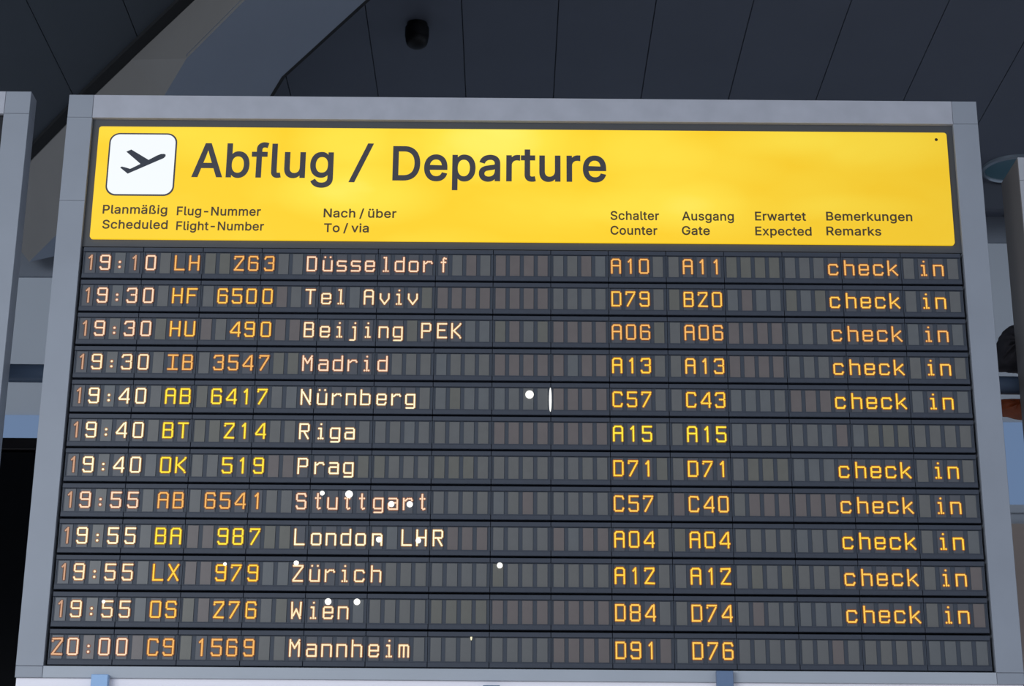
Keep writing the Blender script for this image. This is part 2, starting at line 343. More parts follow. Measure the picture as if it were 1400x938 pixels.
GLYPH_OUTLINES = {
"-":[453,[[[263,244,337,244,337,226],[337,207,337,188,263,188],[188,188,114,188,114,207],[114,226,114,244,188,244]]]],
"/":[249,[[[216,533,235,533,180,330],[126,127,71,-76,52,-76],[33,-76,14,-76,69,127],[124,330,178,533,197,533]]]],
"A":[480,[[[39,0,16,0,78,170],[140,339,201,509,226,509],[251,509,276,509,338,339],[401,170,463,0,440,0],[418,0,395,0,359,101],[323,202,287,302,281,321],[273,344,264,372,255,400],[245,435,232,478,236,478],[241,478,245,478,233,435],[222,399,213,371,204,343],[196,320,191,302,155,202],[120,101,85,0,62,0]],[[197,142,110,142,110,161],[110,180,110,199,197,199],[283,199,370,199,370,180],[370,161,370,142,283,142]]]],
"B":[456,[[[122,0,60,0,60,170],[60,339,60,509,120,509],[181,509,241,509,276,509],[306,503,329,491,352,479],[369,462,381,442,392,422],[398,399,398,374,398,352],[394,334,387,320,379,306],[369,294,356,286,344,277],[330,271,315,267,315,265],[315,264,315,262,331,261],[347,255,363,245,379,235],[392,221,402,203,413,185],[418,163,418,136,418,111],[412,87,400,67,388,46],[370,30,344,18,319,6],[287,0,247,0,184,0]],[[125,115,125,57,165,57],[205,57,245,57,284,57],[313,65,330,80,347,95],[355,114,355,137,355,154],[351,170,342,184,334,198],[321,209,306,218,290,227],[271,231,248,231,207,231],[166,231,125,231,125,173]],[[125,341,125,285,162,285],[200,285,238,285,257,285],[273,289,288,296,303,303],[315,313,323,326,332,339],[336,355,336,372,336,395],[328,414,313,429,297,444],[273,452,240,452,202,452],[163,452,125,452,125,396]]]],
"C":[510,[[[293,-7,267,-7,223,-7],[184,4,150,25,116,46],[89,76,70,115,50,154],[40,201,40,254,40,308],[50,354,70,393,89,432],[116,462,150,484,184,505],[223,516,267,516,293,516],[317,512,340,504,363,497],[384,486,402,471,420,457],[436,439,448,418,460,398],[468,374,473,348,451,348],[430,348,408,348,404,366],[398,381,389,395,381,408],[370,419,357,428,345,438],[331,444,315,449,300,454],[284,456,267,456,236,456],[208,448,184,432,159,417],[139,394,125,364,111,334],[103,297,103,254,103,211],[111,175,125,145,140,115],[159,92,184,76,209,61],[236,53,267,53,284,53],[300,55,315,60,331,65],[345,71,357,81,370,90],[381,101,389,114,398,128],[404,143,408,160,430,160],[451,160,473,160,469,135],[460,111,448,91,436,70],[421,52,402,38,384,23],[363,12,341,5,318,-3]]]],
"D":[502,[[[271,0,219,0,178,0],[137,0,96,0,96,19],[96,38,96,57,136,57],[175,57,215,57,256,57],[291,65,318,81,345,97],[366,119,379,149,392,179],[399,214,399,255,399,296],[392,331,379,361,366,390],[346,412,320,428,293,444],[260,452,221,452,178,452],[136,452,93,452,93,471],[93,490,93,509,137,509],[181,509,225,509,275,509],[317,499,353,478,388,458],[415,429,433,391,452,353],[462,308,462,255,462,202],[452,157,433,119,414,81],[387,51,351,31,314,10]],[[103,509,125,509,125,339],[125,170,125,0,103,0],[82,0,60,0,60,170],[60,339,60,509,82,509]]]],
"E":[419,[[[165,0,60,0,60,170],[60,339,60,509,164,509],[268,509,372,509,372,490],[372,471,372,452,290,452],[207,452,125,452,125,396],[125,341,125,286,202,286],[278,286,355,286,355,267],[355,248,355,229,278,229],[202,229,125,229,125,172],[125,114,125,57,208,57],[292,57,375,57,375,38],[375,19,375,0,270,0]]]],
"F":[410,[[[82,0,60,0,60,170],[60,339,60,509,163,509],[266,509,369,509,369,490],[369,471,369,452,288,452],[206,452,125,452,125,394],[125,336,125,278,198,278],[272,278,346,278,346,259],[346,240,346,221,272,221],[198,221,125,221,125,147],[125,74,125,0,103,0]]]],
"G":[520,[[[309,-7,269,-7,223,-7],[184,4,149,25,115,46],[88,77,69,116,50,155],[40,201,40,254,40,308],[50,354,69,393,88,432],[115,462,149,484,183,505],[221,516,265,516,292,516],[317,512,340,504,364,496],[385,484,403,469,422,454],[437,437,449,416,461,396],[470,373,474,349,452,349],[430,349,408,349,403,365],[396,380,387,393,379,406],[368,417,356,427,344,436],[330,444,315,448,300,453],[283,456,265,456,235,456],[208,448,183,432,159,417],[139,394,125,364,111,334],[103,297,103,254,103,211],[111,175,125,145,140,115],[159,92,184,76,209,61],[237,53,269,53,297,53],[323,59,345,71,367,83],[384,101,396,123,409,146],[415,172,415,202,421,201],[428,200,434,199,384,199],[333,199,283,199,283,218],[283,237,283,256,348,256],[413,256,478,256,478,237],[478,219,478,200,478,158],[469,122,451,91,433,60],[408,36,377,19,345,2]]]],
"N":[523,[[[82,0,60,0,60,170],[60,339,60,509,85,509],[111,509,136,509,205,400],[274,291,343,183,349,174],[355,164,363,151,370,138],[379,123,388,107,396,90],[405,73,414,55,411,55],[408,54,405,54,403,72],[401,90,401,108,400,126],[399,142,399,157,399,172],[399,185,399,195,399,300],[399,404,399,509,420,509],[442,509,463,509,463,339],[463,170,463,0,438,0],[412,0,387,0,325,97],[264,193,202,290,194,303],[186,316,177,331,169,345],[159,362,148,381,137,400],[123,424,108,452,111,453],[115,453,119,454,120,428],[121,405,122,384,123,362],[124,344,124,328,125,312],[125,300,125,291,125,194],[125,97,125,0,103,0]]]],
"P":[445,[[[82,0,60,0,60,170],[60,339,60,509,118,509],[177,509,235,509,274,509],[307,502,332,487,358,473],[377,454,390,430,402,405],[409,378,409,348,409,317],[402,290,390,265,377,241],[358,222,332,207,307,193],[274,186,235,186,193,186],[151,186,109,186,109,205],[109,224,109,242,150,242],[191,242,233,242,259,242],[281,247,297,256,313,265],[325,278,333,294,341,310],[344,328,344,348,344,368],[341,386,333,402,325,417],[313,430,297,439,280,448],[259,452,232,452,196,452],[160,452,125,452,125,301],[125,151,125,0,103,0]]]],
"R":[449,[[[82,0,60,0,60,170],[60,339,60,509,119,509],[177,509,236,509,275,509],[307,502,333,489,359,475],[378,457,390,433,403,410],[409,382,409,352,409,321],[403,295,390,271,378,248],[359,230,333,217,307,204],[275,198,236,198,189,198],[143,198,96,198,96,217],[96,236,96,255,142,255],[188,255,234,255,260,255],[281,259,298,267,314,275],[326,286,334,300,341,315],[345,332,345,352,345,372],[341,390,334,405,326,420],[314,431,298,440,281,448],[259,452,233,452,197,452],[161,452,125,452,125,301],[125,151,125,0,103,0]],[[378,0,353,0,312,76],[271,153,230,229,254,229],[279,229,303,229,344,153],[386,76,428,0,403,0]]]],
"S":[447,[[[263,-9,224,-9,187,-9],[155,-3,128,9,100,21],[79,38,64,60,49,82],[40,107,38,137,60,137],[82,137,104,137,106,117],[112,101,123,88,134,75],[149,65,166,59,184,52],[203,49,224,49,247,49],[268,53,286,60,304,68],[319,78,329,92,340,105],[346,121,346,139,346,155],[341,169,332,179,323,189],[311,198,296,205,281,211],[264,217,245,222,224,228],[204,234,184,239,142,251],[109,268,86,289,63,311],[52,339,52,372,52,401],[60,426,75,448,90,469],[111,486,138,498,164,510],[194,516,227,516,261,516],[290,510,316,498,342,486],[362,469,377,449,392,428],[400,404,401,378,380,378],[358,378,337,378,335,403],[323,423,302,437,281,451],[256,459,225,459,203,459],[184,455,167,448,151,441],[138,431,129,418,120,406],[115,391,115,376,115,358],[120,344,131,334,142,323],[154,314,169,308,184,302],[199,297,212,293,230,289],[247,284,264,279,279,275],[295,270,312,264,328,257],[344,248,359,238,373,227],[385,214,395,198,404,181],[408,162,408,139,408,111],[401,86,386,64,372,41],[351,24,323,11,296,-2]]]],
"T":[449,[[[85,452,32,452,32,471],[32,490,32,509,160,509],[288,509,417,509,417,490],[417,471,417,452,363,452],[310,452,257,452,257,301],[257,151,257,0,235,0],[214,0,193,0,193,151],[193,301,193,452,139,452]]]],
"a":[389,[[[182,-9,160,-9,136,-9],[114,-4,94,5,75,14],[59,27,48,45,36,62],[30,83,30,108,30,130],[35,147,43,161,52,175],[63,185,78,193,92,201],[108,207,125,211,143,215],[160,218,178,220,201,223],[219,225,234,227,248,228],[258,231,265,235,272,239],[276,245,276,255,276,255],[276,256,276,257,276,272],[273,286,267,297,261,308],[252,316,240,322,228,328],[213,331,196,331,178,331],[162,328,149,322,136,317],[126,309,118,301,110,292],[104,283,100,274,80,280],[61,285,41,291,50,314],[62,332,79,346,95,360],[113,369,133,375,153,381],[173,384,194,384,208,384],[223,383,239,379,255,376],[271,370,286,360,301,351],[313,338,322,320,332,303],[337,280,337,251,337,168],[337,84,337,0,317,0],[297,0,277,0,277,17],[277,35,277,52,275,52],[274,52,272,52,268,43],[261,34,252,25,243,15],[230,7,215,1,200,-5]],[[155,45,170,45,193,45],[212,50,228,59,243,68],[255,79,263,93,271,107],[276,122,276,138,276,155],[276,173,276,190,273,187],[268,184,259,182,251,180],[242,178,231,176,221,174],[210,172,200,171,190,170],[182,169,175,168,161,166],[147,163,134,159,121,154],[111,148,103,139,96,131],[92,119,92,105,92,92],[95,81,102,72,109,63],[118,57,130,52,142,48]]]],
"b":[424,[[[261,-8,229,-8,206,-8],[187,-4,172,4,158,12],[146,21,138,31,129,42],[123,51,118,59,116,59],[114,59,112,59,112,39],[112,20,112,0,92,0],[72,0,53,0,53,170],[53,339,53,509,73,509],[93,509,114,509,114,446],[114,382,114,319,115,319],[117,319,118,319,123,327],[129,336,137,346,145,356],[157,365,171,373,186,381],[205,384,229,384,261,384],[289,376,313,361,337,345],[356,322,370,293,383,263],[390,229,390,189,390,149],[383,114,370,84,356,55],[337,32,313,16,289,0]],[[197,47,220,47,244,47],[263,53,279,66,295,78],[308,95,316,117,324,138],[328,162,328,189,328,216],[324,240,316,261,308,282],[296,299,280,311,264,324],[244,330,220,330,197,330],[177,324,161,312,145,300],[133,284,125,263,117,242],[113,217,113,189,113,161],[117,136,125,115,133,94],[146,77,162,65,178,53]]]],
"c":[396,[[[226,-8,207,-8,173,-8],[143,0,117,16,91,33],[71,56,56,85,41,114],[34,149,34,187,34,227],[41,262,56,291,71,321],[91,343,117,360,143,376],[173,384,207,384,226,384],[243,382,260,377,276,372],[292,365,305,356,319,347],[330,335,340,322,350,309],[357,294,362,277,342,272],[322,267,303,262,300,272],[296,281,290,289,285,297],[278,305,270,311,262,317],[253,322,242,325,232,328],[220,330,207,330,182,330],[161,323,145,310,129,297],[116,280,108,258,100,237],[96,213,96,187,96,162],[100,139,108,117,116,96],[129,79,145,66,161,53],[182,46,207,46,220,46],[232,48,243,52,253,55],[263,60,271,66,279,72],[286,80,292,89,297,97],[301,107,304,117,324,112],[343,107,363,102,358,85],[351,70,341,56,332,43],[320,31,306,21,293,12],[277,4,261,-1,244,-6]]]],
"d":[424,[[[219,-8,195,-8,164,-8],[136,0,111,16,87,32],[68,55,55,84,41,114],[34,149,34,189,34,229],[41,263,55,293,69,322],[88,345,112,361,136,376],[164,384,196,384,219,384],[238,381,253,373,268,365],[279,356,287,346,296,336],[302,327,306,319,308,319],[309,319,311,319,311,382],[311,446,311,509,331,509],[351,509,372,509,372,339],[372,170,372,0,352,0],[332,0,313,0,313,20],[313,39,313,59,311,59],[309,59,307,59,302,51],[295,42,287,31,278,21],[267,12,252,4,238,-4]],[[181,47,205,47,227,47],[247,53,263,65,279,77],[291,94,299,115,308,136],[312,161,312,189,312,217],[308,242,300,263,292,284],[279,300,263,312,247,324],[228,330,205,330,181,330],[161,324,145,311,129,299],[116,282,108,261,100,240],[96,216,96,189,96,162],[100,138,109,117,117,95],[129,78,145,66,161,53]]]],
"e":[404,[[[238,-8,212,-8,175,-8],[143,0,117,16,90,33],[70,56,56,85,41,114],[34,148,34,187,34,226],[41,260,55,290,69,319],[89,343,115,359,141,376],[171,384,205,384,226,384],[246,381,266,374,285,367],[303,356,319,341,335,326],[348,306,357,282,366,258],[371,228,371,194,371,186],[371,178,371,169,272,169],[174,169,75,169,75,187],[75,204,75,221,163,221],[250,221,338,221,329,215],[319,208,310,202,310,227],[306,249,298,269,290,288],[278,303,263,314,247,325],[228,330,205,330,182,330],[163,325,146,313,130,302],[118,288,109,270,100,251],[96,232,96,211,96,200],[96,189,96,178,96,150],[101,126,110,106,120,87],[134,72,151,61,168,51],[189,46,212,46,228,46],[241,48,254,53,266,57],[277,64,285,73,294,82],[301,93,306,105,325,101],[345,96,365,91,359,71],[349,54,335,39,321,24],[303,13,283,4,262,-4]]]],
"f":[254,[[[154,379,228,379,228,362],[228,344,228,327,154,327],[80,327,6,327,6,344],[6,362,6,379,80,379]],[[101,0,81,0,81,144],[81,288,81,432,81,453],[86,471,96,486,106,500],[119,511,135,519,152,526],[169,530,187,530,201,530],[213,529,222,527,232,525],[238,523,243,521,238,503],[233,486,227,468,224,470],[220,471,215,472,210,473],[203,474,195,474,176,474],[163,469,154,460,146,451],[142,437,142,419,142,279],[142,140,142,0,121,0]]]],
"g":[425,[[[238,-151,207,-151,179,-151],[155,-147,134,-140,113,-132],[96,-123,82,-110,69,-98],[58,-84,51,-69,67,-60],[84,-50,101,-41,107,-49],[113,-57,122,-66,130,-75],[141,-82,154,-88,168,-94],[186,-97,207,-97,238,-97],[263,-90,282,-75,302,-60],[311,-37,311,-6,311,19],[311,44,311,68,310,68],[308,68,306,68,301,60],[295,51,287,41,278,32],[267,23,252,16,238,8],[219,5,195,5,164,5],[137,12,113,27,88,41],[69,62,55,90,41,118],[34,152,34,191,34,230],[41,264,55,293,69,322],[88,345,112,361,137,376],[165,384,196,384,220,384],[239,381,253,373,268,365],[280,356,288,346,297,336],[303,327,308,319,309,319],[311,319,313,319,313,339],[313,359,313,379,333,379],[353,379,372,379,372,250],[372,121,372,-9,372,-42],[365,-69,350,-90,335,-111],[316,-126,291,-136,266,-146]],[[181,59,205,59,228,59],[248,64,264,75,280,86],[292,101,300,121,308,141],[312,165,312,193,312,220],[308,243,300,264,292,284],[280,301,264,312,248,324],[228,330,205,330,181,330],[161,324,145,312,129,299],[117,283,109,262,100,242],[96,219,96,193,96,166],[100,143,109,123,117,103],[129,87,145,76,162,65]]]],
"h":[410,[[[114,249,114,227,114,151],[114,76,114,0,93,0],[73,0,53,0,53,170],[53,339,53,509,73,509],[93,509,114,509,114,435],[114,361,114,287,110,287],[106,287,102,287,114,322],[131,347,152,362,174,377],[199,384,227,384,253,384],[276,379,295,369,315,358],[330,342,341,321,352,299],[357,273,357,240,357,160],[357,80,357,0,337,0],[316,0,296,0,296,78],[296,157,296,235,296,265],[288,288,273,304,258,321],[237,329,210,329,192,329],[175,325,161,317,146,309],[135,298,126,283,118,267]]]],
"i":[167,[[[73,0,53,0,53,126],[53,253,53,379,73,379],[93,379,114,379,114,253],[114,126,114,0,93,0]],[[95,443,84,443,72,443],[62,447,54,455,45,462],[41,472,41,483,41,494],[45,504,54,512,62,520],[72,524,84,524,95,524],[106,520,114,512,122,504],[126,494,126,483,126,472],[122,462,114,455,106,447]]]],
"k":[381,[[[132,158,110,137,110,162],[110,187,110,212,113,212],[117,212,121,212,175,268],[230,323,284,379,310,379],[335,379,360,379,301,319],[243,259,184,199,182,199],[179,199,177,199,155,178]],[[73,0,53,0,53,170],[53,339,53,509,73,509],[93,509,114,509,114,339],[114,170,114,0,93,0]],[[320,0,294,0,245,62],[197,124,148,186,162,200],[177,214,191,229,252,152],[312,76,372,0,346,0]]]],
"l":[189,[[[147,-2,139,-2,110,-2],[88,5,74,20,60,35],[53,57,53,84,53,226],[53,367,53,509,73,509],[93,509,114,509,114,372],[114,235,114,99,114,81],[116,69,120,62,125,55],[133,52,146,52,152,52],[157,52,160,53,164,53],[167,54,170,54,173,37],[177,20,181,3,175,1],[169,0,162,-1,154,-2]]]],
"m":[610,[[[73,0,53,0,53,126],[53,253,53,379,72,379],[92,379,112,379,112,351],[112,323,112,295,111,295],[109,295,108,295,113,316],[121,332,132,346,144,359],[157,369,172,376,187,383],[203,386,219,386,247,386],[270,378,287,361,305,344],[316,322,321,295,318,295],[315,295,312,295,317,313],[325,329,337,343,349,357],[364,367,381,375,398,382],[416,386,437,386,459,386],[479,381,497,372,515,362],[530,348,541,328,551,309],[557,285,557,255,557,170],[557,85,557,0,536,0],[516,0,496,0,496,85],[496,169,496,254,496,281],[488,301,473,313,457,325],[439,330,419,330,402,330],[387,327,374,320,362,313],[352,303,345,290,339,278],[335,263,335,247,335,165],[335,82,335,0,315,0],[295,0,274,0,274,87],[274,173,274,260,274,281],[267,298,253,311,239,324],[221,330,199,330,185,330],[171,327,158,320,144,313],[134,303,126,289,118,276],[114,258,114,238,114,159],[114,79,114,0,93,0]]]],
"n":[410,[[[114,249,114,227,114,151],[114,76,114,0,93,0],[73,0,53,0,53,126],[53,253,53,379,72,379],[92,379,112,379,112,349],[112,318,112,287,109,287],[106,287,102,287,114,322],[131,347,152,362,174,377],[199,384,227,384,253,384],[276,379,295,369,314,358],[330,342,341,321,352,299],[357,273,357,240,357,160],[357,80,357,0,337,0],[316,0,296,0,296,78],[296,157,296,235,296,265],[288,288,273,304,258,321],[237,329,210,329,192,329],[175,325,161,317,146,309],[135,298,126,283,118,267]]]],
"o":[415,[[[242,-8,207,-8,173,-8],[143,0,117,16,91,33],[71,56,56,85,41,114],[34,149,34,187,34,227],[41,262,56,291,71,321],[91,343,117,360,143,376],[173,384,207,384,242,384],[273,376,299,360,325,343],[345,321,359,291,374,262],[381,227,381,187,381,149],[374,114,359,85,345,56],[325,33,299,16,273,0]],[[182,46,207,46,233,46],[254,53,270,66,287,79],[299,96,307,117,315,139],[319,162,319,187,319,213],[315,236,307,258,299,280],[287,297,270,310,254,323],[233,330,207,330,182,330],[161,323,145,310,129,297],[116,280,108,258,100,237],[96,213,96,187,96,162],[100,139,108,117,116,96],[129,79,145,66,161,53]]]],
"p":[424,[[[73,-143,53,-143,53,31],[53,205,53,379,72,379],[92,379,112,379,112,359],[112,339,112,319,114,319],[116,319,118,319,123,327],[129,336,137,346,145,356],[157,365,171,373,186,381],[205,384,229,384,261,384],[289,376,313,361,337,345],[356,322,370,293,383,263],[390,229,390,189,390,149],[383,114,370,84,356,55],[337,32,313,16,289,0],[261,-8,229,-8,206,-8],[187,-4,173,4,158,12],[146,21,138,31,130,42],[123,51,118,59,117,59],[115,59,114,59,114,-8],[114,-76,114,-143,93,-143]],[[197,47,220,47,244,47],[263,53,279,66,295,78],[308,95,316,117,324,138],[328,162,328,189,328,216],[324,240,316,261,308,282],[296,299,280,311,264,324],[244,330,220,330,197,330],[177,324,161,312,145,300],[133,284,125,263,117,242],[113,217,113,189,113,161],[117,136,125,115,133,94],[146,77,162,65,178,53]]]],
"r":[259,[[[73,0,53,0,53,126],[53,253,53,379,72,379],[92,379,112,379,112,360],[112,340,112,321,113,321],[114,321,115,321,122,340],[135,355,152,367,170,379],[190,385,213,385,218,385],[223,385,229,384,235,384],[240,384,243,384,243,363],[243,343,243,322,242,323],[237,323,230,324,223,325],[215,326,207,326,189,326],[173,322,159,315,145,307],[134,297,126,284,118,270],[114,255,114,237,114,158],[114,79,114,0,93,0]]]],
"s":[365,[[[211,-8,182,-8,156,-8],[133,-4,112,3,92,11],[75,23,62,38,49,53],[40,72,36,94,55,98],[74,102,94,107,99,86],[109,70,124,60,139,50],[158,45,181,45,208,45],[229,51,244,62,260,74],[268,87,268,103,268,116],[263,127,254,136,245,144],[231,151,212,155,191,160],[170,165,149,170,115,178],[89,191,72,208,55,225],[47,247,47,274,47,296],[53,315,65,332,77,348],[94,361,115,370,136,380],[160,384,187,384,213,384],[235,380,254,372,272,365],[287,353,299,339,310,325],[319,309,324,290,305,286],[287,281,268,277,263,292],[255,304,243,316,230,327],[212,333,187,333,165,333],[146,327,131,317,116,306],[109,293,109,277,109,263],[114,252,124,243,134,235],[150,228,172,223,191,218],[210,214,229,209,264,201],[290,188,306,171,323,154],[331,133,331,107,331,84],[325,64,312,47,300,30],[282,16,260,6,237,-3]]]],
"t":[227,[[[138,379,204,379,204,362],[204,344,204,327,138,327],[72,327,6,327,6,344],[6,362,6,379,72,379]],[[65,345,65,471,85,471],[106,471,126,471,126,347],[126,222,126,98,126,81],[129,69,136,61,143,54],[154,50,170,50,174,50],[179,50,185,51,191,52],[197,53,202,54,206,36],[209,19,213,2,207,0],[200,-2,192,-3,184,-4],[176,-4,168,-4,136,-4],[110,4,92,21,74,38],[65,62,65,93,65,219]]]],
"u":[410,[[[211,-5,182,-5,157,-5],[134,0,115,11,95,21],[80,37,69,59,58,80],[53,107,53,139,53,219],[53,299,53,379,73,379],[93,379,114,379,114,301],[114,222,114,144,114,114],[121,91,137,75,152,58],[173,50,200,50,218,50],[235,54,249,62,264,70],[275,81,283,97,292,112],[296,131,296,153,296,228],[296,304,296,379,316,379],[337,379,357,379,357,253],[357,126,357,0,337,0],[318,0,298,0,298,31],[298,61,298,92,301,92],[304,92,307,92,295,57],[279,32,257,17,235,2]]]],
"v":[389,[[[184,0,163,0,114,126],[66,253,17,379,40,379],[62,379,84,379,111,305],[138,230,165,155,174,132],[181,110,187,87,193,64],[199,42,206,21,198,21],[191,21,184,21,191,42],[197,64,203,87,209,110],[216,132,224,155,251,230],[278,305,305,379,327,379],[349,379,371,379,323,253],[275,126,226,0,205,0]]]],
"w":[567,[[[158,0,138,0,99,126],[61,253,23,379,44,379],[66,379,87,379,103,324],[118,269,133,214,140,191],[147,165,154,137,161,108],[168,76,175,41,172,41],[168,41,165,41,172,75],[179,106,186,135,193,163],[199,190,206,214,221,269],[237,324,252,379,273,379],[295,379,316,379,332,324],[347,269,362,214,368,190],[375,164,382,136,388,107],[395,76,402,41,399,41],[395,41,391,41,399,75],[406,107,413,135,420,164],[427,190,434,214,449,269],[465,324,480,379,502,379],[523,379,545,379,506,253],[468,126,429,0,409,0],[389,0,368,0,352,57],[335,114,319,172,314,189],[309,207,305,225,300,243],[295,261,291,280,286,299],[281,318,277,338,281,338],[286,338,291,338,286,319],[281,299,277,280,272,261],[267,243,263,225,258,206],[253,189,248,172,231,114],[215,57,199,0,178,0]]]],
"x":[379,[[[44,0,21,0,71,73],[121,145,171,218,171,202],[171,187,171,171,124,240],[76,310,29,379,52,379],[76,379,100,379,116,355],[132,330,147,306,160,287],[170,270,179,253,188,237],[198,221,207,206,197,206],[186,206,175,206,185,221],[194,237,202,253,211,270],[221,287,233,306,249,330],[266,355,282,379,305,379],[328,379,352,379,304,309],[256,239,209,169,209,184],[209,199,209,214,258,143],[308,71,358,0,334,0],[310,0,287,0,268,28],[249,57,231,85,219,103],[209,120,200,136,191,152],[182,167,173,182,183,182],[194,182,205,182,195,167],[186,152,178,136,170,120],[160,103,148,85,129,57],[110,28,91,0,68,0]]]],
"ß":[441,[[[122,395,122,362,122,241],[122,121,122,0,101,0],[81,0,60,0,60,121],[60,241,60,362,60,413],[73,452,99,477,125,503],[158,516,197,516,219,516],[240,511,260,503,281,494],[298,481,312,463,325,445],[332,422,332,393,332,376],[330,362,325,351,320,340],[315,330,309,322,302,314],[297,306,292,299,288,291],[285,282,285,272,285,260],[289,250,297,241,305,232],[315,224,327,215,339,207],[350,198,362,188,374,178],[383,166,391,152,399,138],[403,121,403,100,403,78],[398,58,386,42,375,26],[360,14,340,6,320,-3],[296,-7,269,-7,247,-7],[226,-4,207,1,188,7],[174,13,164,20,172,38],[180,56,187,74,195,69],[205,64,217,58,229,53],[245,50,265,50,289,50],[308,55,321,64,335,74],[342,87,342,104,342,118],[338,129,330,139,322,149],[312,158,300,167,288,175],[276,184,264,194,252,203],[243,214,235,227,227,239],[223,254,223,272,223,286],[225,298,230,306,235,315],[241,322,247,329,254,337],[260,344,264,353,269,362],[272,374,272,388,272,412],[264,430,250,442,235,453],[218,459,197,459,172,459],[154,451,141,435,128,420]]]],
"ä":[389,[[[182,-9,160,-9,136,-9],[114,-4,94,5,75,14],[59,27,48,45,36,62],[30,83,30,108,30,130],[35,147,43,161,52,175],[63,185,78,193,92,201],[108,207,125,211,143,215],[160,218,178,220,201,223],[219,225,234,227,248,228],[258,231,265,235,272,239],[276,245,276,255,276,255],[276,256,276,257,276,272],[273,286,267,297,261,308],[252,316,240,322,228,328],[213,331,196,331,178,331],[162,328,149,322,136,317],[126,309,118,301,110,292],[104,283,100,274,80,280],[61,285,41,291,50,314],[62,332,79,346,95,360],[113,369,133,375,153,381],[173,384,194,384,208,384],[223,383,239,379,255,376],[271,370,286,360,301,351],[313,338,322,320,332,303],[337,280,337,251,337,168],[337,84,337,0,317,0],[297,0,277,0,277,17],[277,35,277,52,275,52],[274,52,272,52,268,43],[261,34,252,25,243,15],[230,7,215,1,200,-5]],[[155,45,170,45,193,45],[212,50,228,59,243,68],[255,79,263,93,271,107],[276,122,276,138,276,155],[276,173,276,190,273,187],[268,184,259,182,251,180],[242,178,231,176,221,174],[210,172,200,171,190,170],[182,169,175,168,161,166],[147,163,134,159,121,154],[111,148,103,139,96,131],[92,119,92,105,92,92],[95,81,102,72,109,63],[118,57,130,52,142,48]],[[272,443,261,443,250,443],[240,447,233,455,225,462],[221,472,221,483,221,494],[225,504,233,512,240,519],[250,523,261,523,272,523],[282,519,290,512,298,504],[301,494,301,483,301,472],[298,462,290,455,282,447]],[[129,443,117,443,106,443],[97,447,89,455,81,462],[77,472,77,483,77,494],[81,504,89,512,97,519],[106,523,117,523,129,523],[138,519,146,512,154,504],[158,494,158,483,158,472],[154,462,146,455,138,447]]]],
"ü":[410,[[[211,-5,182,-5,157,-5],[134,0,115,11,95,21],[80,37,69,59,58,80],[53,107,53,139,53,219],[53,299,53,379,73,379],[93,379,114,379,114,301],[114,222,114,144,114,114],[121,91,137,75,152,58],[173,50,200,50,218,50],[235,54,249,62,264,70],[275,81,283,97,292,112],[296,131,296,153,296,228],[296,304,296,379,316,379],[337,379,357,379,357,253],[357,126,357,0,337,0],[318,0,298,0,298,31],[298,61,298,92,301,92],[304,92,307,92,295,57],[279,32,257,17,235,2]],[[288,443,277,443,266,443],[256,447,248,455,240,462],[236,472,236,483,236,494],[240,504,248,512,256,519],[266,523,277,523,288,523],[298,519,305,512,313,504],[317,494,317,483,317,472],[313,462,305,455,298,447]],[[144,443,133,443,122,443],[112,447,104,455,97,462],[93,472,93,483,93,494],[97,504,104,512,112,519],[122,523,133,523,144,523],[154,519,162,512,170,504],[173,494,173,483,173,472],[170,462,162,455,154,447]]]]
}

def bez(p0, p1, p2, p3, n):
    return [tuple((1-t)**3*a+3*(1-t)**2*t*b+3*(1-t)*t*t*c+t**3*d for a, b, c, d in zip(p0, p1, p2, p3)) for t in [k/n for k in range(n)]]
def contours(ch, off):
    res = []
    for sp in GLYPH_OUTLINES[ch][1]:
        pts = []
        for i, a in enumerate(sp):
            b = sp[(i+1) % len(sp)]
            p0, p1, p2, p3 = (a[2],a[3]), (a[4],a[5]), (b[0],b[1]), (b[2],b[3])
            dx, dy = p3[0]-p0[0], p3[1]-p0[1]; L = math.hypot(dx, dy) or 1
            flat = max(abs((p[0]-p0[0])*dy-(p[1]-p0[1])*dx)/L for p in (p1, p2))
            pts += bez(p0, p1, p2, p3, 1 if flat < 1.5 else 5)
        q = [pts[0]]
        for p in pts[1:]:
            if math.hypot(p[0]-q[-1][0], p[1]-q[-1][1]) > 2: q.append(p)
        if math.hypot(q[0][0]-q[-1][0], q[0][1]-q[-1][1]) <= 2: q.pop()
        area = sum(x0*y1-x1*y0 for (x0,y0),(x1,y1) in zip(q, q[1:]+q[:1]))/2
        o = []
        for i in range(len(q)):
            a, b, c = q[i-1], q[i], q[(i+1) % len(q)]
            e1 = (b[0]-a[0], b[1]-a[1]); e2 = (c[0]-b[0], c[1]-b[1])
            l1, l2 = math.hypot(*e1), math.hypot(*e2)
            n1 = (-e1[1]/l1, e1[0]/l1); n2 = (-e2[1]/l2, e2[0]/l2)      # outer contours run clockwise: this normal points outwards
            mx, my = n1[0]+n2[0], n1[1]+n2[1]; d = max(.5, 1+n1[0]*n2[0]+n1[1]*n2[1])
            o.append((b[0]+mx/d*off, b[1]+my/d*off))
        res.append((area, o))
    return res
